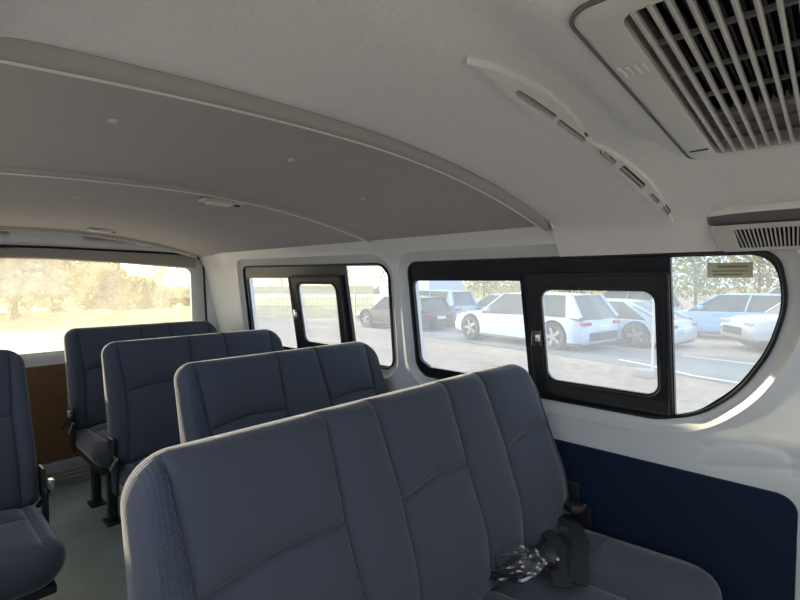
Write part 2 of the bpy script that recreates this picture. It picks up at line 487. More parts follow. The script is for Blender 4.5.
def ga(u, v):
    s = dloop((u, v), glass); return (u, 3.315+(.02*(1-s/.03) if s < .03 else 0), v)
bm = plate(gate_o, [glass], ga, lambda u, v: (u, 3.36, v), grid=.08, rings=[inset(glass, -.012), inset(glass, -.03)])
part('inner_panel', bm, M['offwhite'], tg)
bm = plate(inset(glass, -.01), [], lambda u, v: (u, 3.342, v), lambda u, v: (u, 3.347, v), grid=.2); part('rear_pane', bm, M['glass_rear'], tg)
bm = bmesh.new(); ring2 = [Vector((p[0], 3.312, p[1])) for p in inset(seal, .001)]
n = len(ring2)
rs = []
for i, p in enumerate(ring2):
    d = (ring2[(i+1) % n]-ring2[i-1]).normalized(); a = d.cross(Vector((0, 1, 0))); b = Vector((0, 1, 0))
    rs.append([bm.verts.new(p+(a*cos(2*pi*k/6)+b*sin(2*pi*k/6))*.007) for k in range(6)])
for i in range(n):
    for k in range(6): bm.faces.new((rs[i-1][k], rs[i-1][(k+1) % 6], rs[i][(k+1) % 6], rs[i][k]))
part('weather_strip', bm, M['black'], tg)
bm = plate(densify(rpoly([(-.15, .15), (1.40, .15), (1.40, .71), (-.15, .71)], .03), .1), [], lambda u, v: (u, 3.304, v), lambda u, v: (u, 3.314, v))
part('lower_board', bm, M['brown'], tg)['label'] = 'brown hardboard lining'
ztop = lambda x: lerp_tab([(-.22, 1.280), (-.148, 1.288), (.25, 1.323), (.60, 1.328), (1.0, 1.311), (1.395, 1.288), (1.45, 1.284)], x)
zsl = lambda x: lerp_tab([(-.22, 1.360), (.60, 1.376), (1.40, 1.367), (1.45, 1.350)], x)
bm = plate(densify([(-.19+1.62*i/16, ztop(-.19+1.62*i/16)) for i in range(17)]+[(1.43-1.62*i/16, zsl(1.43-1.62*i/16)) for i in range(17)], .04), [], lambda u, v: (u, 3.309, v), lambda u, v: (u, 3.3145, v), grid=.05)
part('upper_moulding', bm, M['mould'], tg)['label'] = 'grey brown upper moulding'
sc = empty('trim_1', (.65, 3.28, 0), 'pale ribbed scuff plate at the foot of the tailgate', 'trim', kind='structure')
bm = bmesh.new(); box(bm, (-.22, 3.275, 0), (1.48, 3.30, .145), .004)
for z in (.035, .06, .085): box(bm, (-.21, 3.266, z), (1.47, 3.276, z+.010), .003)
part('scuff_plate', bm, M['scuff'], sc)

# ---- floor
bm = bmesh.new(); box(bm, (-.27, -.62, -.05), (1.565, 3.31, 0))
fl = link('floor', bm, M['floor'], smooth=False); tag(fl, 'dark grey green vinyl van floor', 'floor', kind='structure')
bm = bmesh.new(); box(bm, (-.30, -.62, -.16), (1.60, 3.38, -.05))
und = link('underbody', bm, M['clad'], smooth=False); tag(und, 'dark underside sill of the van below the floor', 'trim', kind='structure')

bm = bmesh.new(); box(bm, (-.26, -.66, 0), (1.56, -.62, 1.02), .01)  # added out of view to darken the lower cabin
wf = link('wall_light_blocker', bm, M['acgrey']); tag(wf, 'unseen low grey panel added behind the camera to block low light', 'wall', kind='structure')
# ---- ceiling
NX = 120
def strip_sheet(name, f, x0, x1, y0, y1, m, ny=12, th=.02, parent=None):
    bm = bmesh.new(); g = []
    for s in (0, 1):
        rows = []
        for j in range(ny+1):
            rows.append([bm.verts.new((x0+(x1-x0)*i/NX, y0+(y1-y0)*j/ny, f(x0+(x1-x0)*i/NX, y0+(y1-y0)*j/ny)+s*th)) for i in range(NX+1)])
        g.append(rows)
    for s in (0, 1):
        for j in range(ny):
            for i in range(NX):
                q = (g[s][j][i], g[s][j][i+1], g[s][j+1][i+1], g[s][j+1][i]); bm.faces.new(q if s else q[::-1])
    for j in (0, ny):
        for i in range(NX): bm.faces.new((g[0][j][i], g[0][j][i+1], g[1][j][i+1], g[1][j][i]))
    for i in (0, NX):
        for j in range(ny): bm.faces.new((g[0][j][i], g[0][j+1][i], g[1][j+1][i], g[1][j][i]))
    bmesh.ops.recalc_face_normals(bm, faces=bm.faces)
    o = link(name, bm, m)
    if parent: o.parent = parent
    return o
ce = strip_sheet('ceiling', lambda x, y: roof_rear(x), -.14, 1.44, .66, 3.34, M['board'], 8)
tag(ce, 'smooth grey board headliner arching over the rear benches', 'ceiling', kind='structure')
def front_edge(x, y):                      # rolled rear edge of the front headliner
    z = roof_front(x, y)
    if y > .60 and -.02 < x < 1.395: 
        t = min(1, (y-.60)/.065); z += (roof_rear(x)-z)*(t**2.2)
    return z
cf = strip_sheet('ceiling', front_edge, -.16, 1.46, -.62, .665, M['felt'], 130, th=.012)
tag(cf, 'pale felt front headliner with a side cove above the large window', 'ceiling', kind='structure')
# end cap of the cove
bm = bmesh.new()
prof = [(x, roof_front(x, .6)) for x in [1.36+.005*i for i in range(21)]]
a = [bm.verts.new((x, .655, z)) for x, z in prof]; b = [bm.verts.new((W(z)-.0+.001, .655, max(z, 1.272)+.001)) for x, z in prof]
for i in range(len(a)-1):
    try: bm.faces.new((a[i], a[i+1], b[i+1], b[i]))
    except ValueError: pass
part('cove_end', bm, M['felt'], cf)
# roof bows
def bow(name, y, w, drop, label, parent=None):
    bm = bmesh.new(); rows = []
    for i in range(NX+1):
        x = -.10+(1.405+.10)*i/NX; z = roof_rear(x)
        rows.append([bm.verts.new((x, y+w*(k/8-.5), z+.002-drop*sqrt(max(0, 1-(2*k/8-1)**2)))) for k in range(9)])
    for i in range(NX):
        for k in range(8): bm.faces.new((rows[i][k], rows[i][k+1], rows[i+1][k+1], rows[i+1][k]))
    o = link(name, bm, M['ribtrim']); tag(o, label, 'trim', kind='structure')
    bm = bmesh.new(); tube(bm, [(-.10+1.505*i/60, y+w*.22, roof_rear(-.10+1.505*i/60)+.002-drop*.90) for i in range(61)], .004, 8); part('edge_bead', bm, M['bead'], o)
    return o
bow('trim_2', .684, .036, .022, 'pale curved roof bow along the front edge of the grey headliner')
bow('trim_3', 1.50, .030, .012, 'thin curved roof bow across the middle of the headliner')
bow('trim_4', 3.245, .05, .024, 'curved pale header above the tailgate window')
# headliner clips
clips = [(.263, .93), (.643, .96), (.42, 1.9), (.72, 1.95), (1.0, 1.1), (1.05, 2.1), (.35, 2.6), (.62, 2.3)]
for x, y in clips:
    bm = bmesh.new(); bmesh.ops.create_cone(bm, cap_ends=True, segments=14, radius1=.007, radius2=.009, depth=.004)
    bmesh.ops.translate(bm, verts=bm.verts, vec=(x, y, roof_rear(x)-.002)); part('trim_clip', bm, M['offwhite'], ce)
# dome lamps
def lamp(x, y, label):
    z = roof_rear(x)
    r = empty('dome_lamp', (x, y, z), label, 'lamp')
    bm = bmesh.new(); box(bm, (x-.075, y-.032, z-.010), (x+.075, y+.032, z+.002), .006); part('lamp_base', bm, M['offwhite'], r)
    bm = bmesh.new(); box(bm, (x-.055, y-.022, z-.016), (x+.030, y+.022, z-.009), .004); part('lamp_lens', bm, M['lamp'], r)
    bm = bmesh.new(); box(bm, (x+.042, y-.010, z-.015), (x+.062, y+.010, z-.009), .003); part('lamp_switch', bm, M['blackp'], r)
lamp(.79, 1.60, 'flat dome lamp on the headliner just behind the middle roof bow')
lamp(.78, 2.98, 'flat dome lamp on the headliner near the tailgate')

# ---- air conditioner return grille
def ac_unit():
    r = empty('air_conditioner', (.63, -.1, 1.43), 'grey rectangular ceiling air conditioner grille with long slats over dark fins', 'air conditioner')
    o = rr(-.42, .178, .395, .862, .022); o = [(p[1], p[0]) for p in o]
    h = rr(-.37, .142, .417, .842, .014); h = [(p[1], p[0]) for p in h]
    o = o[::-1]; h = h[::-1]
    bm = plate(o, [h], lambda u, v: (u, v, acz(u)-.004*min(1, dloop((u, v), o)/.006)), lambda u, v: (u, v, acz(u)+.022), grid=.04, rings=[inset(o, .006), inset(o, .003)])
    fr = part('grille_frame', bm, M['acgrey'], r)
    bm = bmesh.new(); ol = [Vector((p[0], p[1], acz(p[0])+.001)) for p in inset(o, -.002)]; n = len(ol); rs = []
    for i, p in enumerate(ol):
        d = (ol[(i+1) % n]-ol[i-1]).normalized(); a = d.cross(Vector((0, 0, 1))).normalized(); b = a.cross(d)
        rs.append([bm.verts.new(p+(a*cos(2*pi*k/6)+b*sin(2*pi*k/6))*.0024) for k in range(6)])
    for i in range(n):
        for k in range(6): bm.faces.new((rs[i-1][k], rs[i-1][(k+1) % 6], rs[i][(k+1) % 6], rs[i][k]))
    part('shadow_ring', bm, M['shade_grey'], fr)  # dark ring painting the shadow line around the frame
    # housing up to the roof
    bm = plate(inset(o, .004), [inset(h, -.004)], lambda u, v: (u, v, acz(u)+.020), lambda u, v: (u, v, acz(u)+.05), grid=.05)
    part('housing', bm, M['acgrey'], r)
    bm = bmesh.new(); y = .132
    while y > -.365:
        m = Matrix.Translation((.64, y, acz(.64)-.001)) @ Matrix.Rotation(atan2(.075, 1), 4, 'Y')
        box(bm, (-.226, -.0018, -.004), (.206, .0018, .004), .0012, mtx=m); y -= .0129
    part('louvre_slats', bm, M['slat'], r)
    bm = bmesh.new()
    for x in (.50, .575, .645, .705, .76, .81):
        box(bm, (x-.0025, -.37, acz(x)+.006), (x+.0025, .142, acz(x)+.010))
    part('cross_bars', bm, M['bars'], r, smooth=False)
    bm = bmesh.new(); box(bm, (.41, -.38, acz(.43)+.04), (.85, .15, acz(.43)+.046))
    bk = part('filter_backing', bm, M['dark'], r, smooth=False)
    bm = bmesh.new(); y = .14
    while y > -.37:
        box(bm, (.415, y-.0012, acz(.43)+.028), (.85, y+.0012, acz(.43)+.041)); y -= .0075
    part('cooling_fins', bm, M['fin'], bk, smooth=False)
    bm = bmesh.new()
    for k in range(4):
        yy = .171-k*.0068; x = .50
        box(bm, (x+k*.001, yy-.0034, acz(x)-.0062), (x+.026+k*.001, yy, acz(x)-.0035), .001)
    part('badge_bars', bm, M['acgrey'], fr)
    bm = bmesh.new()
    for a, b in (((.805, .146, 0), (.805, .170, 0)),): box(bm, (a[0], a[1], acz(a[0])-.0055), (b[0]+.002, b[1], acz(a[0])-.0035))
    part('release_catch', bm, M['dark'], fr, smooth=False)
ac_unit()

# ---- slim louvre vents in the crease of the front headliner
def slim_vent(xa, xb, label, slots, yw=.020):
    r = empty('air_vent', ((xa+xb)/2, .32, roof_front((xa+xb)/2, .32)), label, 'air vent', 'slim vents in the front headliner')
    n = 24; o = []
    for i in range(n+1):
        t = i/n; o.append((xa+(xb-xa)*t, .322-yw*sin(pi*min(1, t*1.15))**.7 if t < .869 else .322))
    for i in range(n-1, 0, -1):
        t = i/n; o.append((xa+(xb-xa)*t, .322+yw*sin(pi*max(0, (t-.13)/.87))**.7 if t > .13 else .3225))
    o = [(p[0]*1.0, p[1]) for p in o]
    holes = []
    for a, b, w, c in slots:
        holes.append(densify(rpoly([(a, c-w), (b-.02, c-w), (b, c+w), (a+.02, c+w)], .003), .02))
    f = lambda o_: (lambda u, v: (u, v, roof_front(u, v)+o_))
    bm = plate(o, holes, f(-.008), f(.004), grid=.015); part('vent_frame', bm, M['felt'], r)
    bm = bmesh.new()
    for h in holes: plate(inset(h, -.002), [], f(-.0035), f(-.0015), bm=bm, grid=.03)
    part('vent_recess', bm, M['dark'], r)
    bm = bmesh.new()
    for a, b, w, c in slots:
        plate(densify([(a+.01, c-w*.12), (b-.012, c-w*.12), (b-.010, c+w*.12), (a+.012, c+w*.12)], .02), [], f(-.009), f(-.004), bm=bm)
    part('vent_vane', bm, M['slat'], r)
slim_vent(.455, .845, 'slim leaf shaped roof vent, longer one nearest the middle of the headliner', [(.56, .70, .0060, .324), (.69, .82, .0055, .326)], .021)
slim_vent(.845, 1.37, 'slim leaf shaped roof vent, outer one ending above the window', [(.87, .96, .006, .324), (.965, 1.13, .008, .322), (1.16, 1.25, .005, .322), (1.26, 1.34, .004, .322)], .017)

# ---- side outlet above the raked pane
def side_outlet():
    r = empty('air_outlet', (1.43, .03, 1.30), 'side air outlet with short vertical slats above the raked window pane', 'air outlet')
    y1, y0 = .262, -.28
    # hood: lens shaped bulge with a dark strip as painted shade beneath
    bm = bmesh.new(); rows = []
    n = 30
    for i in range(n+1):
        y = y1+(y0-y1)*i/n; t = min(1, (y1-y)/.10, (y-y0)/.10); t = sqrt(max(0, t))
        rows.append([bm.verts.new(p) for p in ((1.40-.04*t, y, 1.376), (1.40-.058*t, y, 1.364), (1.402-.062*t, y, 1.359), (1.403-.060*t, y, 1.356), (1.404-.055*t, y, 1.357))])
    for i in range(n):
        for k in range(4): bm.faces.new((rows[i][k], rows[i+1][k], rows[i+1][k+1], rows[i][k+1]))
    part('hood', bm, M['felt'], r)
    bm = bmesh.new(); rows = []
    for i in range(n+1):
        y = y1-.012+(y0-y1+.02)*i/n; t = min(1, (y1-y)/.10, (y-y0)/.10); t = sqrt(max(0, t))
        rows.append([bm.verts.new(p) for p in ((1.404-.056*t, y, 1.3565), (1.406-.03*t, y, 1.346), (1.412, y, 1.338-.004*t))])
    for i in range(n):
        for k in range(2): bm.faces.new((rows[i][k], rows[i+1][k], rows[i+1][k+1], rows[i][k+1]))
    part('shade_strip', bm, M['shade_grey'], r)  # shaded underside of the hood, put in as a dark coloured strip
    # bezel and louvre
    prof = lambda v: 1.395+(1.334-v)*.55
    o = densify(rpoly([(y0+.02, 1.272), (.225, 1.272), (.25, 1.334), (y0+.02, 1.334)], .01), .03)
    h = densify(rpoly([(y0+.04, 1.279), (.186, 1.279), (.197, 1.323), (y0+.04, 1.323)], .003), .03)
    bm = plate(o, [h], lambda u, v: (prof(v), u, v), lambda u, v: (prof(v)+.025, u, v), grid=.03); part('bezel', bm, M['offwhite'], r)
    bm = plate(inset(h, -.002), [], lambda u, v: (prof(v)+.014, u, v), lambda u, v: (prof(v)+.018, u, v)); part('duct', bm, M['dark'], r)
    bm = bmesh.new(); y = .186; k = 0
    while y > y0+.05:
        lean = (y-.13)*-.10+.012*0
        a = [bm.verts.new((prof(z)+dx, y+dy+(z-1.30)*(.35-(.19-y)*3.2)*1.0, z)) for z in (1.279, 1.323) for dx, dy in ((0, -.0016), (0, .0016), (.014, .0016), (.014, -.0016))]
        for q in ((0, 1, 5, 4), (1, 2, 6, 5), (2, 3, 7, 6), (3, 0, 4, 7)): bm.faces.new([a[j] for j in q])
        y -= .0078
    part('slats', bm, M['slat'], r, smooth=False)
side_outlet()

# ------------------------------------------------------------------ seats
TH = atan2(.3, 1)
def grooves(lines, d0, dep):
    def g(x, v):
        d = min(dloop((x, v), l, False) for l in lines) if lines else 9
        return -dep*exp(-(d/d0)**2)+dep*1.1*(1-exp(-(d/.035)**2))
    return g
def seat(name, X0, X1, Yt, panels, label, cat, group=None, zb=.40, zt=.93, rl=.055, rr_=.10):
    """bench facing the camera: reclined backrest, cushion, steel base"""
    w = X1-X0; root = empty(name, ((X0+X1)/2, Yt-.30, 0), label, cat, group)
    L = (zt-zb)/cos(TH); zs = (zt-.715)/cos(TH)
    def P(x, v, h):                        # v from the foot up, h out of the front face
        z = zb+v*cos(TH)+h*sin(TH); y = Yt-(zt-zb)*.3+v*sin(TH)-h*cos(TH)
        return (X0+x, y, z)
    o = densify(rpoly([(0, 0), (w, 0), (w-.012, L), (.012, L)], [.04, .04, rr_, rl], 12), .02)
    vs = L-zs
    lines = []
    for a, b in panels:
        a -= X0; b -= X0
        lines.append([(a-.004, L-.002), (a+.010, vs), (a-.004, .02)]); lines.append([(b+.004, L-.002), (b-.004, vs), (b+.004, .02)])
        lines.append([(a+.010, vs-.012), ((a+b)/2, vs+.006), (b-.004, vs-.002)])
    lines = [densify(l, .04, False) for l in lines]
    g = grooves(lines, .0050, .0100)
    r = .042
    def front(x, v):
        s = dloop((x, v), o); e = sqrt(max(0, r*r-(r-min(s, r))**2))-r
        return P(x, v, e+g(x, v)*min(1, s/.02)+.018*sin(pi*min(1, max(0, v/L))**.9)+.012*exp(-((v-.16)/.09)**2))
    def back(x, v):
        s = dloop((x, v), o); e = sqrt(max(0, r*r-(r-min(s, r))**2))-r
        return P(x, v, -.052-(r+e)*.9-.012*min(1, s/.05))
    ex = []
    for l in lines:
        ex.append(densify(l, .014, False))
        for d in (.005, -.005, .012, -.012):
            ex.append([(p[0]+d, p[1]) if abs(l[0][0]-l[-1][0]) < .03 else (p[0], p[1]+d) for p in densify(l, .014, False)])
    bx = panels[0][0]-X0
    bm = plate(o, [], front, back, grid=.018, rings=[inset(o, d) for d in (.002, .006, .013, .022, .034)], extra=ex,
               mi=lambda x, v: 1 if .028 < x < bx+.004 else 0)
    part('backrest', bm, [M['fabric'], M['mesh']], root)
    # cushion
    D = .46; yb = Yt-(zt-.43)*.3+.03; y0 = yb-D
    o2 = densify(rpoly([(0, 0), (w, 0), (w, D), (0, D)], [.09, .09, .05, .05]), .025)
    l2 = [densify([(a-X0, .05), (a-X0, D)], .05, False) for a, b in panels]+[densify([(b-X0, .05), (b-X0, D)], .05, False) for a, b in panels]
    l2 += [densify([(a-X0, .30), (b-X0, .30)], .05, False) for a, b in panels]
    g2 = grooves(l2, .006, .006); rc = .06
    def top(x, y):
        s = dloop((x, y), o2); e = sqrt(max(0, rc*rc-(rc-min(s, rc))**2))-rc
        return (X0+x, y0+y, .428+e+g2(x, y)*min(1, s/.03)+.010*sin(pi*min(1, x/w))-.02*(y/D))
    def bot(x, y):
        s = dloop((x, y), o2); e = sqrt(max(0, .04**2-(.04-min(s, .04))**2))-.04
        return (X0+x, y0+y, .32-e-.03*min(1, s/.06))
    ex2 = []
    for l in l2:
        for d in (0, .006, -.006, .014, -.014): ex2.append([(p[0]+d, p[1]) if abs(l[0][0]-l[-1][0]) < .03 else (p[0], p[1]+d) for p in densify(l, .02, False)])
    bm = plate(o2, [], top, bot, grid=.024, rings=[inset(o2, d) for d in (.003, .01, .02, .035, .05)], extra=ex2)
    part('seat_cushion', bm, M['fabric'], root)
    # steel base
    bm = bmesh.new(); box(bm, (X0+.03, y0+.05, .265), (X1-.03, yb-.03, .295), .006)
    part('seat_frame', bm, M['blackp'], root)
    for x in (X0+.07, X1-.11):
        for y in (y0+.08, yb-.10):
            bm = bmesh.new(); box(bm, (x, y, .0), (x+.04, y+.05, .268), .008); box(bm, (x-.015, y-.02, 0), (x+.055, y+.07, .012), .003)
            part('leg', bm, M['blackp'], root)
    # hinge plates and recliner lever on both sides
    for sx, x in ((-1, X0-.004), (1, X1+.004)):
        bm = bmesh.new(); box(bm, (x-.006, yb-.09, .30), (x+.006, yb-.02, .46), .004); box(bm, (x-.006, yb-.05, .42), (x+.006, yb+.02, .53), .004)
        part('hinge_plate', bm, M['blackp'], root)
    bm = bmesh.new(); tube(bm, [(X0-.012, yb-.03, .40), (X0-.016, yb-.07, .425), (X0-.018, yb-.13, .47)], [.009, .008, .006])
    part('recline_lever', bm, M['chrome'], root)['label'] = 'pale metal lever'
    return root, P, yb

G1 = 'rows of grey blue fabric benches'
bench1, P1, yb1 = seat('bench_seat', .215, 1.507, .78, [(.285, .598), (.745, 1.012), (1.188, 1.468)],
     'three place grey blue fabric bench in the foreground, the widest and nearest of the rows', 'bench seat', rl=.08, rr_=.115)
seat('bench_seat', 0.608, 1.525, 1.58, [(.675, .985), (1.175, 1.440)],
     'two place fabric bench directly behind the foreground bench, lower left end lit by the sun', 'bench seat')
seat('bench_seat', .600, 1.525, 2.38, [(.665, .980), (1.165, 1.435)],
     'two place fabric bench in the third row beside the narrow rear side window', 'bench seat')
seat('bench_seat', .598, 1.475, 3.08, [(.665, .980), (1.150, 1.395)],
     'two place fabric bench against the tailgate, rearmost of the rows', 'bench seat', zt=.942)
seat('single_seat', -.115, .325, 2.22, [(-.05, .265)],
     'single fabric seat across the aisle at the left, under the tailgate window', 'seat', zt=.955, rl=.07, rr_=.07)

# ---- seat belts lying on the nearest cushion
def belt(name, label, pts, buckle_at, d, wdir, plastic=False):
    r = empty(name, buckle_at, label, 'seat belt', 'seat belts on the nearest cushion')
    bm = bmesh.new(); ribbon(bm, pts, .045, .0025, wdir); part('webbing', bm, M['webbing'], r)
    d = Vector(d).normalized(); rot = d.to_track_quat('Y', 'Z').to_matrix().to_4x4(); mt = Matrix.Translation(buckle_at) @ rot
    bm = bmesh.new(); box(bm, (-.026, -.04, -.011), (.026, .035, .011), .006, mtx=mt); b = part('buckle', bm, M['blackp'], r)
    bm = bmesh.new(); box(bm, (-.018, .030, -.007), (.018, .038, .008), .002, mtx=mt)
    for v in (): pass
    part('release_button', bm, M['red'], b)
    bm = bmesh.new(); box(bm, (-.028, .018, .0105), (-.020, .034, .0125), .001, mtx=mt); part('metal_tongue', bm, M['metal'], b)
    if plastic:
        bm = bmesh.new(); bmesh.ops.create_icosphere(bm, subdivisions=4, radius=1)
        for v in bm.verts:
            c = v.co.copy(); k = 1+.16*sin(5*c.x+4*c.y)*cos(5*c.y-5*c.z)+.05*sin(13*c.z+9*c.x)
            v.co = mt @ Vector((c.x*.05*k, c.y*.078*k, c.z*.035*k))
        link_ = part('plastic_wrap', bm, M['film'], r, smooth=False); link_['label'] = 'crinkled clear plastic'
belt('seat_belt', 'black seat belt buckle and strap standing out of the seat crease beside the wall',
     [(1.42, .665, .44), (1.405, .62, .462), (1.36, .56, .462), (1.30, .515, .455), (1.235, .495, .452), (1.17, .47, .452), (1.12, .45, .452)], (1.435, .60, .485), (-.5, -.8, .1), (.55, -.8, 0))
belt('seat_belt', 'black seat belt strap folded across the cushion in front of the other buckle',
     [(1.30, .66, .445), (1.29, .62, .458), (1.25, .57, .458), (1.20, .545, .456), (1.15, .52, .456), (1.08, .47, .455)], (1.16, .55, .466), (-1, -.5, .0), (.3, -1, .0))
belt('seat_belt', 'seat belt buckle wrapped in shiny clear plastic at the middle seat',
     [(.98, .69, .43), (1.0, .65, .45), (1.02, .60, .455), (1.04, .55, .46)], (1.045, .585, .48), (.4, -.9, .25), (1, .2, 0), plastic=True)
# belt ends by the rear rows
def small_buckle(x, y, z, label):
    r = empty('belt_buckle', (x, y, z), label, 'buckle')
    bm = bmesh.new(); tube(bm, [(x-.035, y+.02, z-.075), (x-.012, y+.01, z-.04), (x, y, z)], .008); part('stalk', bm, M['blackp'], r)
    bm = bmesh.new(); box(bm, (x-.010, y-.03, z-.012), (x+.010, y+.012, z+.022), .004, mtx=None); part('buckle_head', bm, M['chrome'], r)
small_buckle(.345, 2.03, .475, 'silver seat belt buckle beside the backrest of the single seat')
small_buckle(.585, 2.92, .50, 'belt buckle at the aisle end of the rearmost bench')

# ------------------------------------------------------------------ outside
FV = Vector((.7287, .6848, 0))
def GZ(x, y):
    d = x*FV.x+y*FV.y
    return -.60-.032*max(0, d-12.3) if d < 45 else -.60-.032*32.7
def ground_mesh(name, poly, m, off=0, step=4):
    xs = [p[0] for p in poly]; ys = [p[1] for p in poly]
    lp = densify(poly, step)
    return plate(lp, [], lambda u, v: (u, v, GZ(u, v)+off), None, grid=step)
g = link('ground', ground_mesh('g', [(-60, -60), (160, -60), (160, 170), (-60, 170)], M['gravel'], step=4), M['gravel'])
tag(g, 'pale gravel yard around the van', 'ground', kind='structure')
asp = link('asphalt_road', ground_mesh('a', [(10.4, -30), (13.2, -30), (13.2, -2), (13.4, 1.2), (12.8, 2.7), (13.2, 6.5), (14.0, 10), (30, 10), (30, 8), (30, -30), (34, -30), (34, 13), (13.0, 13), (11.4, 8.0), (10.3, 3.0), (9.6, 1.0), (9.4, -2)], M['asphalt'], .012, 1.5), M['asphalt'])
tag(asp, 'grey blue asphalt lane of the car park', 'road', kind='structure')
def line_strip(pts, w, label):
    bm = bmesh.new(); prev = None
    for i, p in enumerate(pts):
        a = Vector((*pts[max(0, i-1)], 0)); b = Vector((*pts[min(len(pts)-1, i+1)], 0)); d = (b-a).normalized(); n = Vector((-d.y, d.x, 0))*w/2
        c = Vector((*p, 0)); q = [c-n, c+n]; q = [bm.verts.new((v.x, v.y, GZ(v.x, v.y)+.02)) for v in q]
        if prev: bm.faces.new((prev[0], q[0], q[1], prev[1]))
        prev = q
    o = link('painted_line', bm, M['line']); tag(o, label, 'road marking', kind='structure')
line_strip([(11.0, 3.6), (10.7, 2.9), (10.1, 2.0), (9.9, 1.2), (9.8, .2), (9.9, -2)], .12, 'curved white line on the lane')
line_strip([(12.6, 2.7), (12.3, 1.0), (12.2, -1.0)], .10, 'white line beside the parked silver car')

WH = {}
def wheel(root, x, y, R, side):
    key = round(R, 2)
    if key not in WH:
        bm = bmesh.new(); seg = 32
        prof = [(R*.66, .10), (R*.92, .11), (R, .08), (R, -.08), (R*.92, -.11), (R*.66, -.10)]
        rings_ = [[bm.verts.new((r*cos(2*pi*k/seg), h, r*sin(2*pi*k/seg))) for k in range(seg)] for r, h in prof]
        for i in range(len(prof)):
            for k in range(seg): bm.faces.new((rings_[i][k], rings_[i][(k+1) % seg], rings_[(i+1) % 6][(k+1) % seg], rings_[(i+1) % 6][k]))
        bmesh.ops.recalc_face_normals(bm, faces=bm.faces)
        me = bpy.data.meshes.new('tyre'); bm.to_mesh(me); bm.free(); me.materials.append(M['tyre'])
        bm = bmesh.new()
        for s in range(5):
            a = 2*pi*s/5; m = Matrix.Rotation(a, 4, 'Y')
            box(bm, (R*.05, .06, -.045), (R*.66, .095, .045), .01, mtx=m)
        bmesh.ops.create_cone(bm, cap_ends=True, segments=24, radius1=R*.2, radius2=R*.2, depth=.03, matrix=Matrix.Translation((0, .085, 0)) @ Matrix.Rotation(pi/2, 4, 'X'))
        bmesh.ops.create_cone(bm, cap_ends=False, segments=32, radius1=R*.68, radius2=R*.68, depth=.18, matrix=Matrix.Rotation(pi/2, 4, 'X'))
        me2 = bpy.data.meshes.new('rim'); bm.to_mesh(me2); bm.free(); me2.materials.append(M['rim'])
        bm = bmesh.new(); bmesh.ops.create_cone(bm, cap_ends=True, segments=24, radius1=R*.64, radius2=R*.64, depth=.02, matrix=Matrix.Rotation(pi/2, 4, 'X'))
        me3 = bpy.data.meshes.new('brake'); bm.to_mesh(me3); bm.free(); me3.materials.append(M['clad'])
        WH[key] = (me, me2, me3)
    t = bpy.data.objects.new('wheel', WH[key][0]); COL.objects.link(t); t.parent = root; t.location = (x, y, R)
    if side < 0: t.rotation_euler = (0, 0, pi)
    for nm, me in (('rim', WH[key][1]), ('brake_disc', WH[key][2])):
        o = bpy.data.objects.new(nm, me); COL.objects.link(o); o.parent = t

def loft(bm, sections, close=True):
    rows = [[bm.verts.new(p) for p in s] for s in sections]; n = len(rows[0])
    for i in range(len(rows)-1):
        for k in range(n): bm.faces.new((rows[i][k], rows[i][(k+1) % n], rows[i+1][(k+1) % n], rows[i+1][k]))
    bm.faces.new(rows[0][::-1]); bm.faces.new(rows[-1])
    bmesh.ops.recalc_face_normals(bm, faces=bm.faces)
    return bm

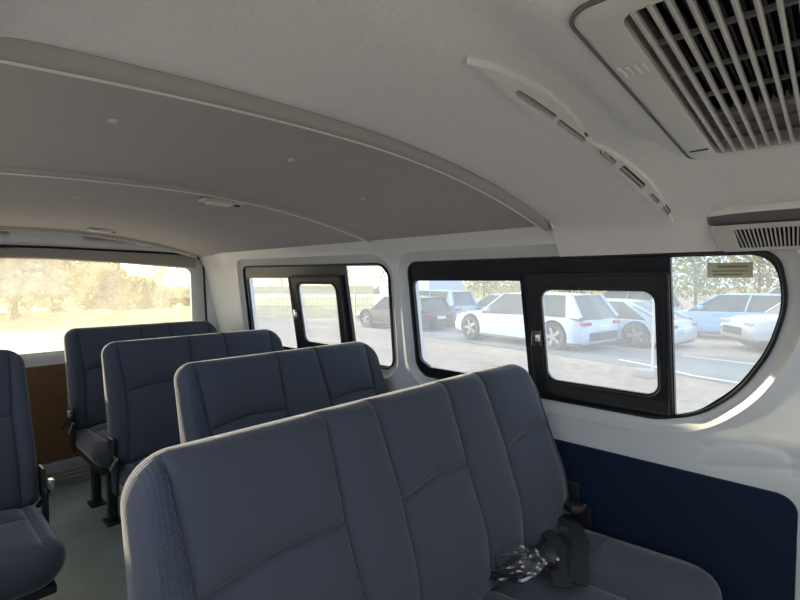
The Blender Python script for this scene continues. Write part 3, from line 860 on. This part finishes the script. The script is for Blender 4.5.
def car(x, y, heading, kind, paint, label, group='cars in the car park', L=None, H=None, Wd=1.80, clad=False, tilt=0):
    """heading: direction of the bonnet as an angle from +X; x, y: centre"""
    T = {'suv':   dict(L=4.5, H=1.62, belt=.98, hood=.96, base=(.95, -1.95), roof=(.20, -1.70), R=.36, fo=.85, ro=.85, low=.24),
         'cross': dict(L=4.75, H=1.50, belt=.90, hood=.88, base=(1.05, -2.22), roof=(.25, -1.80), R=.37, fo=.87, ro=.90, low=.20),
         'sedan': dict(L=4.55, H=1.40, belt=.86, hood=.80, base=(1.15, -1.95), roof=(.30, -.90), R=.34, fo=.88, ro=.95, low=.17),
         'hatch': dict(L=4.25, H=1.46, belt=.92, hood=.86, base=(1.10, -1.95), roof=(.25, -1.45), R=.33, fo=.82, ro=.75, low=.18)}[kind]
    T = dict(T)
    sH = (H or T['H'])/T['H']; L = L or T['L']; sL = L/T['L']; w = Wd/2
    for k in ('H', 'belt', 'hood'): T[k] *= sH
    h = L/2
    root = empty('car', (x, y, GZ(x, y)+.012), label, 'car', group, rz=heading)
    b, hd, lo = T['belt'], T['hood'], T['low']
    xb0, xb1 = T['base'][0]*sL, T['base'][1]*sL; xr0, xr1 = T['roof'][0]*sL, T['roof'][1]*sL
    # lower body: (x, top height, half width, low edge)
    st = [(-h, lo+.38, w*.74, lo+.18), (-h+.03, b-.22, w*.84, lo+.08), (-h+.10, b-.06, w*.90, lo+.03), (-h+.35, b-.01, w*.97, lo),
          (xb1+.35, b+.005, w*.99, lo), (-.6, b, w, lo), (.3, b-.02, w, lo), (xb0-.1, b-.03, w*.99, lo), (xb0+.35, hd+.0, w*.98, lo),
          (h-.45, hd-.06, w*.96, lo), (h-.18, hd-.14, w*.90, lo+.02), (h-.05, hd-.27, w*.82, lo+.06), (h, lo+.34, w*.70, lo+.14)]
    secs = []
    for X, zt, hw, zl in st:
        m_ = zl+(zt-zl)*.55
        half = [(hw*.90, zl), (hw*.985, zl+.06), (hw, m_-.05), (hw*.995, m_+.05), (hw*.955, zt-.05), (hw*.90, zt-.012), (hw*.6, zt+.012)]
        s = [(X, yy, z) for yy, z in half]+[(X, 0, zt+.02)]+[(X, -yy, z) for yy, z in half[::-1]]
        secs.append(s)
    bm = loft(bmesh.new(), secs)
    body = link('body', bm, paint, root)
    # wheel arches
    bm = bmesh.new(); wx = (h-T['fo'], -h+T['ro'])
    for X in wx:
        bmesh.ops.create_cone(bm, cap_ends=True, segments=36, radius1=T['R']+.055, radius2=T['R']+.055, depth=Wd*1.3, matrix=Matrix.Translation((X, 0, T['R']+.01)) @ Matrix.Rotation(pi/2, 4, 'X'))
    cut = bpy.data.objects.new('cut', bpy.data.meshes.new('cut')); bm.to_mesh(cut.data); bm.free(); COL.objects.link(cut); cut.parent = root
    cut.data.materials.append(paint)
    md = body.modifiers.new('b', 'BOOLEAN'); md.object = cut; md.operation = 'DIFFERENCE'; md.solver = 'EXACT'
    dg = bpy.context.evaluated_depsgraph_get(); dg.update(); me = bpy.data.meshes.new_from_object(body.evaluated_get(dg))
    body.modifiers.clear(); 
    if len(me.polygons) > 20: body.data = me
    bpy.data.objects.remove(cut)
    body.data.polygons.foreach_set('use_smooth', [True]*len(body.data.polygons)); body.data.set_sharp_from_angle(angle=radians(35))
    # inner wheel wells
    for X in wx:
        bm = bmesh.new(); bmesh.ops.create_cone(bm, cap_ends=True, segments=30, radius1=T['R']+.05, radius2=T['R']+.05, depth=Wd-.40, matrix=Matrix.Translation((X, 0, T['R']+.02)) @ Matrix.Rotation(pi/2, 4, 'X'))
        link('wheel_well', bm, M['tyre'], root)
    # dark sill and bumper inserts
    bm = bmesh.new(); box(bm, (-h+.12, -w*.97, lo-.03), (h-.25, w*.97, lo+.05), .02)
    if clad: box(bm, (-h-.01, -w*.72, lo+.12), (-h+.2, w*.72, lo+.34), .03)
    link('lower_skirt', bm, M['clad'], root)
    for X in wx:
        for sgn in (1, -1): wheel(root, X, sgn*(w-.115), T['R'], sgn)
    # cabin
    H_ = T['H']; wi, wr_ = w*.90, w*.70
    def cab(z, e=0):
        t = (z-b)/(H_-b); return (xb0+(xr0-xb0)*t+e, xb1+(xr1-xb1)*t-e, wi+(wr_-wi)*t+e)
    ss = []
    for z in (b-.05, b+.15, H_-.14, H_-.06):
        f_, r_, y_ = cab(z)
        N = 6; s = []
        for a, c in ((f_, y_), (r_, y_), (r_, -y_), (f_, -y_)): s.append((a, c, z))
        m1 = (f_+.10, 0, z); m2 = (r_-.06, 0, z)
        ss.append([s[0], s[1], m2, s[2], s[3], m1])
    bm = loft(bmesh.new(), ss); link('window_glass', bm, M['carglass'], root, smooth=False)
    # roof
    f_, r_, y_ = cab(H_-.07, .01)
    rf = []
    for t in (0, .04, .15, .4, .7, .92, 1):
        X = f_+(r_-f_)*t; zc = H_-.07+.07*sin(pi*(.12+.80*t)); e = .97 if 0 < t < 1 else .93
        rf.append([(X, y_*e, H_-.085), (X, y_*e*1.0, (H_-.085+zc)/2), (X, y_*.80, zc-.01), (X, 0, zc), (X, -y_*.80, zc-.01), (X, -y_*e, (H_-.085+zc)/2), (X, -y_*e, H_-.085), (X, 0, H_-.10)])
    bm = loft(bmesh.new(), rf)
    if kind in ('suv', 'hatch'): box(bm, (r_-.12, -y_*.85, H_-.10), (r_+.10, y_*.85, H_-.06), .012)
    link('roof', bm, paint, root)
    # pillars
    for sgn in (1, -1):
        fb, rb, yb_ = cab(b-.02, .005); ft, rt, yt = cab(H_-.06, .005); xm = (fb+rb)/2+.05
        for a_, c_, rad in ((fb, ft, .035), (rb, rt, .05 if kind == 'sedan' else .07), (xm, (xm+(ft+rt)/2)/2, .03)):
            bm = bmesh.new(); tube(bm, [(a_, sgn*yb_, b-.02), (c_, sgn*yt, H_-.06)], rad, 6); link('pillar', bm, paint, root)
        q = [(rb, sgn*(yb_+.004), b-.02), (rb+.42, sgn*(yb_+.004), b-.02), (rt+.14, sgn*(yt+.004), H_-.06), (rt, sgn*(yt+.004), H_-.06)]
        bm = bmesh.new(); v = [bm.verts.new(p) for p in q]; v2 = [bm.verts.new((p[0], p[1]-sgn*.03, p[2])) for p in q]
        bm.faces.new(v); bm.faces.new(v2[::-1])
        for i in range(4): bm.faces.new((v[i], v[(i+1) % 4], v2[(i+1) % 4], v2[i]))
        bmesh.ops.recalc_face_normals(bm, faces=bm.faces)
        link('rear_quarter', bm, paint, root)
    for sgn in (1, -1):
        bm = bmesh.new(); box(bm, (h-.30, sgn*w*.60-.17, hd-.24), (h-.07, sgn*w*.60+.17, hd-.14), .03, mtx=Matrix.Rotation(0, 4, 'Z')); link('headlight', bm, M['lens'], root)
        bm = bmesh.new(); box(bm, (-h+.03, sgn*w*.72-.16, b-.20), (-h+.25, sgn*w*.72+.155, b-.11), .025); link('tail_light', bm, M['tail'], root)
        bm = bmesh.new(); box(bm, (xb0-.42, sgn*(w+.06)-.07, b+.02), (xb0-.25, sgn*(w+.06)+.07, b+.14), .035); link('wing_mirror', bm, paint, root)
        for X in (.35, -.55):
            pass
    bm = bmesh.new(); box(bm, (h-.12, -w*.5, lo+.14), (h+.005, w*.5, lo+.36), .03); link('front_grille', bm, M['clad'], root)
    bm = bmesh.new(); box(bm, (h-.02, -.26, lo+.16), (h+.015, .26, lo+.27), .004) if False else box(bm, (-h-.012, -.26, b-.33), (-h+.04, .26, b-.22), .004)
    link('number_plate', bm, M['lamp'], root)
    for sgn in (1, -1):
        for X in (.42, -.50):
            bm = bmesh.new(); box(bm, (X-.11, sgn*w*.985-.012, b-.16), (X+.07, sgn*w*.985+.02, b-.13), .006); link('door_handle', bm, paint, root)
    return root

def place(xa, ya, deg_from_y, kind, paint, label, L, wheel_is='rear', **k):
    """put a car so that the ground point of its near rear wheel is (xa, ya); deg_from_y turns the bonnet from +Y towards +X"""
    Wd = k.get('Wd', 1.80); ro = {'suv': .85, 'cross': .90, 'sedan': .95, 'hatch': .75}[kind]
    a = radians(deg_from_y); f = Vector((sin(a), cos(a))); s = Vector((cos(a), -sin(a)))
    c = Vector((xa, ya))+f*(L/2-ro)+s*(Wd/2)
    return car(c.x, c.y, atan2(f.y, f.x), kind, paint, label, L=L, **k)
place(11.45, 5.40, 11, 'cross', M['c_white'], 'pearl white crossover car nearest the large side window, dark tail lamps', 4.78, H=1.50, clad=True)
place(13.45, 4.00, 8, 'sedan', M['c_sedan'], 'low white saloon car partly hidden behind the white crossover', 4.6, H=1.30)
place(13.55, 12.2, 2, 'suv', M['c_dark'], 'dark bronze car beyond the pillar between the two side windows', 4.4, H=1.40)
place(15.9, 12.5, 2, 'suv', M['c_sky'], 'pale blue off-roader behind the dark bronze car', 4.5, H=1.66)
place(17.9, 10.0, 5, 'hatch', M['c_blue'], 'blue hatchback seen over the bonnet of the white crossover', 4.2, H=1.46)
place(17.4, 1.1, 6, 'hatch', M['c_blue'], 'light blue hatchback filling the raked pane', 4.3, H=1.47)
car(16.1, .25, atan2(.82, -.57), 'suv', M['c_silver'], 'silver car showing its nose at the right of the raked pane', L=4.4, H=1.50)
place(20.3, 5.6, 6, 'suv', M['c_grey'], 'grey off-roader behind the white saloon car', 4.5, H=1.66)
place(20.6, .15, 6, 'suv', M['c_sedan'], 'white roofed off-roader behind the front of the light blue hatchback', 4.3, H=1.72)
place(22.6, -1.8, 6, 'suv', M['c_white'], 'white off-roader in the back row beyond the light blue hatchback', 4.5, H=1.72)
place(24.5, -5.4, 6, 'suv', M['c_grey'], 'grey off-roader in the back row at the far right', 4.5, H=1.72)
place(21.0, 10.5, 6, 'hatch', M['c_silver'], 'silver hatchback glimpsed above the roof of the white crossover', 4.2, H=1.5)
# box truck
def truck():
    r = empty('box_truck', (21.5, 19.0, GZ(21.5, 19)), 'white box truck far behind the pale blue off-roader', 'truck', rz=radians(75))
    bm = bmesh.new(); box(bm, (-3.2, -1.15, .9), (1.6, 1.15, 3.0), .05); link('cargo_box', bm, M['c_white'], r)
    bm = bmesh.new(); box(bm, (1.7, -1.05, .55), (3.3, 1.05, 2.2), .15); link('cab', bm, M['c_white'], r)
    bm = bmesh.new(); box(bm, (2.4, -1.06, 1.35), (3.32, 1.06, 2.0), .06); link('cab_windows', bm, M['carglass'], r)
    bm = bmesh.new(); box(bm, (-3.1, -.5, .5), (3.0, .5, .9), .02); link('chassis', bm, M['clad'], r)
    for X in (-2.0, 2.4):
        for s in (1, -1): wheel(r, X, s*.95, .42, s)
truck()

# post with a concrete foot beside the lane
px_, py_ = 9.45, 2.50
r = empty('marker_post', (px_, py_, GZ(px_, py_)), 'slim white post on a block seen through the sliding pane', 'post')
bm = bmesh.new(); tube(bm, [(px_, py_, -.6), (px_, py_, .95)], .022); part('post', bm, M['line'], r)
bm = bmesh.new(); box(bm, (px_-.16, py_-.06, -.60), (px_+.10, py_+.30, -.45), .02); part('block', bm, M['post'], r)

# fence
def fence(pts, label):
    r = empty('mesh_fence', (*pts[0], GZ(*pts[0])), label, 'fence')
    bm = bmesh.new()
    for (a, b) in zip(pts, pts[1:]):
        for z in (.15, .8, 1.55):
            tube(bm, [(a[0], a[1], GZ(*a)+z), (b[0], b[1], GZ(*b)+z)], .02, 5)
        n = int(math.dist(a, b)/.22)
        for i in range(n):
            t = i/n; x, y = a[0]+(b[0]-a[0])*t, a[1]+(b[1]-a[1])*t; tube(bm, [(x, y, GZ(x, y)+.1), (x, y, GZ(x, y)+1.6)], .008, 4)
    part('mesh_panel', bm, M['post'], r)
    for p in pts:
        bm = bmesh.new(); tube(bm, [(*p, GZ(*p)), (*p, GZ(*p)+1.8)], .04, 8); part('fence_post', bm, M['post'], r)
fence([(12.5, 23.5), (15.0, 21.6), (17.6, 20.0), (20.0, 18.2)], 'wire fence with grey posts beyond the rear side window')
for x, y, hh, lb in ((8.5, 23.6, 1.25, 'thin post at the edge of the grass bank seen through the tailgate window'), (6.3, 15.0, 2.6, 'slim pole seen through the narrow pane of the rear side window')):
    r = empty('pole', (x, y, GZ(x, y)), lb, 'pole'); bm = bmesh.new(); tube(bm, [(x, y, GZ(x, y)), (x, y, GZ(x, y)+hh)], .035, 8)
    part('shaft', bm, M['post'], r); bm = bmesh.new(); tube(bm, [(x-.01, y, GZ(x, y)+hh), (x, y, GZ(x, y)+hh+.04)], .05, 8); part('cap', bm, M['post'], r)
for x, y, hh, lb in ((9.6, 40, 9, 'tall utility pole rising above the hedge at the left'), (22, 52, 9, 'far utility pole beside the road')):
    r = empty('utility_pole', (x, y, GZ(x, y)), lb, 'pole'); bm = bmesh.new(); tube(bm, [(x, y, GZ(x, y)), (x, y, hh-1)], .12, 8)
    part('shaft', bm, M['bark'], r); bm = bmesh.new(); box(bm, (x-.9, y-.05, hh-2), (x+.9, y+.05, hh-1.85)); part('crossarm', bm, M['bark'], r)

# bank and road behind
def bank(pts, w, h, label, m):
    bm = bmesh.new(); rows = []
    pts = densify(pts, 1.5, False)
    for i, p in enumerate(pts):
        a = Vector((*pts[max(0, i-1)], 0)); b = Vector((*pts[min(len(pts)-1, i+1)], 0)); d = (b-a).normalized(); n = Vector((-d.y, d.x, 0))
        rows.append([])
        for k in range(11):
            t = k/10; q = Vector((*p, 0))+n*w*(t-.5); z = GZ(q.x, q.y)+h*sin(pi*t)*(1+.25*sin(i*1.7+k*2.1))-.02
            rows[-1].append(bm.verts.new((q.x, q.y, z)))
    for i in range(len(rows)-1):
        for k in range(10): bm.faces.new((rows[i][k], rows[i][k+1], rows[i+1][k+1], rows[i+1][k]))
    bmesh.ops.recalc_face_normals(bm, faces=bm.faces)
    o = link('grass_bank', bm, m); tag(o, label, 'grass', kind='stuff')
bank([(-16, 27), (-4, 28.5), (6, 29), (16, 29), (22, 30)], 9, .55, 'dry grass bank behind the van', M['grass'])
bank([(-10, 130), (30, 122), (75, 100), (110, 60), (120, 10)], 16, 1.2, 'far dry grass slope beyond the road', M['grass'])
fd = link('field', ground_mesh('f', [(-50, 31), (14, 31), (22, 28), (40, 32), (80, 24), (130, 30), (130, 150), (-50, 150)], M['grass'], .02, 5), M['grass']); tag(fd, 'flat dry golden field beyond the yard', 'field', kind='structure')
rd = link('far_road', ground_mesh('r', [(2, 88), (26, 78), (62, 52), (68, 60), (34, 90), (6, 104)], M['line'], .03, 4), mat('pale_concrete', (.62, .58, .52), .8))
tag(rd, 'pale road curving past beyond the grass bank', 'road', kind='structure')

def crown(bm, c, rad, n, size, squash=1.0):
    for i in range(n):
        v = Vector((random.gauss(0, 1), random.gauss(0, 1), random.gauss(0, 1))).normalized()*(random.random()**.4)
        k = 1+.25*sin(v.x*7+c[0])*cos(v.y*6+c[1])
        p = Vector((c[0]+v.x*rad[0]*k, c[1]+v.y*rad[1]*k, c[2]+v.z*rad[2]*k))
        n_ = Vector((random.gauss(0, 1), random.gauss(0, 1), random.gauss(0, 1))).normalized(); t = n_.orthogonal().normalized(); b = n_.cross(t)
        s = size*random.uniform(.6, 1.3)
        q = [bm.verts.new(p+t*s), bm.verts.new(p+b*s*.6), bm.verts.new(p-t*s), bm.verts.new(p-b*s*.6)]
        bm.faces.new(q)
def tree(x, y, h, r, leaf, label, n=1500, low=.25, group='trees around the yard'):
    z = GZ(x, y); root = empty('tree', (x, y, z), label, 'tree', group)
    bm = bmesh.new(); tube(bm, [(x, y, z), (x+.1, y, z+h*.4), (x, y+.1, z+h*.75)], [.16, .11, .05], 8)
    for k in range(5):
        a = k*1.3; z0 = z+h*(.3+.1*k); tube(bm, [(x, y, z0), (x+cos(a)*r*.5, y+sin(a)*r*.5, z0+h*.15)], [.06, .02], 6)
    part('trunk', bm, M['bark'], root)
    bm = bmesh.new(); crown(bm, (x, y, z+h*(1+low)/2), (r, r, h*(1-low)/2), n, .17*max(1, h/6))
    part('crown', bm, leaf, root, smooth=False)
places = [
 (5.5, 30.5, 6.5, 1.9, 'leaf_gold'), (8.6, 33.5, 3.5, 1.9, 'leaf_gold'), (11.9, 37.0, 2.7, 1.7, 'leaf_gold'), (3.4, 26.5, 8.5, 1.9, 'leaf_gold'),
 (15.5, 43, 1.9, 1.6, 'leaf_gold'), (20.0, 47.5, 1.9, 1.6, 'leaf_gold'),
 (32, 132, 8.0, 7, 'leaf_gold'), (46, 128, 7.5, 7, 'leaf_olive'), (60, 122, 8, 7, 'leaf_gold'), (73, 114, 7.2, 7, 'leaf_gold'), (85, 104, 7.6, 7, 'leaf_olive'), (95, 93, 7.5, 7, 'leaf_gold'),
 (46, 30, 4.8, 3.4, 'leaf_olive'), (44, 24, 5.2, 3.4, 'leaf_olive'), (45, 19.5, 5.6, 3.2, 'leaf_green'), (46, 14.5, 5.0, 3.2, 'leaf_olive'),
 (42, 8.2, 5.2, 2.8, 'leaf_green'), (41, 4.2, 6.4, 2.6, 'leaf_olive'), (42, .4, 5.8, 2.6, 'leaf_green'), (41, -3.2, 4.6, 2.6, 'leaf_olive'), (44, -8, 4.2, 3, 'leaf_green')]
desc = ['tall golden tree behind the grass bank, second from the left', 'low golden bush tree behind the grass bank, beside the tall ones', 'low golden bush tree in the middle of the tailgate window', 'tall golden tree at the far left of the tailgate window',
 'small golden bush right of the middle of the tailgate window', 'small golden bush at the right edge of the tailgate window',
 'far golden tree left of the row beyond the road', 'far olive tree beyond the road, second of the row', 'far golden tree beyond the road, third of the row', 'far golden tree beyond the road, fourth of the row', 'far olive tree beyond the road, fifth of the row', 'far golden tree at the right end of the row beyond the road',
 'olive tree behind the box truck', 'olive tree above the blue hatchback', 'green tree above the bonnet of the white crossover', 'olive tree above the roof of the white crossover',
 'green tree above the saloon car', 'tall olive tree at the left edge of the raked pane', 'green tree behind the sticker', 'low olive tree right of the sticker', 'low green tree at the right corner of the raked pane']
for (x, y, h, r_, lf), d in zip(places, desc):
    tree(x, y, h, r_, M[lf], d, n=3000 if y > 26 and y < 40 and x < 12 else 1500, low=.05 if (x < 12) else .15)

# ------------------------------------------------------------------ light
SUN_AZ, SUN_EL = radians(-6), radians(6.5)         # azimuth from +Y towards +X
sd = Vector((sin(SUN_AZ)*cos(SUN_EL), cos(SUN_AZ)*cos(SUN_EL), sin(SUN_EL)))
sun = bpy.data.lights.new('sun', 'SUN'); sun.energy = 7.5; sun.color = (1, .83, .56); sun.angle = radians(1.2)
so = bpy.data.objects.new('sun', sun); COL.objects.link(so); so.rotation_euler = (-sd).to_track_quat('-Z', 'Y').to_euler()

w = bpy.data.worlds.new('sky'); S.world = w; w.use_nodes = True; nt = w.node_tree; nt.nodes.clear()
out = nt.nodes.new('ShaderNodeOutputWorld'); bg = nt.nodes.new('ShaderNodeBackground')
tc = nt.nodes.new('ShaderNodeTexCoord'); dt = nt.nodes.new('ShaderNodeVectorMath'); dt.operation = 'DOT_PRODUCT'
dt.inputs[1].default_value = tuple(sd); nt.links.new(tc.outputs['Generated'], dt.inputs[0])
rp = nt.nodes.new('ShaderNodeValToRGB'); cr = rp.color_ramp
cr.elements[0].position = 0; cr.elements[0].color = (.74, .90, 1.14, 1)
cr.elements[1].position = 1; cr.elements[1].color = (1.9, 1.55, 1.1, 1)
e = cr.elements.new(.55); e.color = (.80, .92, 1.08, 1)
e = cr.elements.new(.80); e.color = (1.05, 1.0, .86, 1)
e = cr.elements.new(.93); e.color = (1.35, 1.12, .78, 1)
mr = nt.nodes.new('ShaderNodeMapRange'); mr.inputs['From Min'].default_value = -1; mr.inputs['From Max'].default_value = 1
nt.links.new(dt.outputs['Value'], mr.inputs['Value']); nt.links.new(mr.outputs[0], rp.inputs['Fac'])
nt.links.new(rp.outputs['Color'], bg.inputs['Color']); bg.inputs['Strength'].default_value = 1.25
nt.links.new(bg.outputs[0], out.inputs[0])

# ------------------------------------------------------------------ camera
cam = bpy.data.cameras.new('camera'); co = bpy.data.objects.new('camera', cam); COL.objects.link(co)
cam.sensor_width = 36; cam.lens = 470/800*36; cam.clip_start = .03; cam.clip_end = 500
yaw, pit = .8165, math.atan(20/470)
fwd = Vector((sin(yaw)*cos(pit), cos(yaw)*cos(pit), -sin(pit)))
co.location = (0, 0, 1.2); co.rotation_euler = fwd.to_track_quat('-Z', 'Y').to_euler()
S.camera = co
S.view_settings.view_transform = 'Standard'; S.view_settings.look = 'None'; S.view_settings.gamma = 1; S.view_settings.exposure = .68
S.view_settings.use_curve_mapping = False
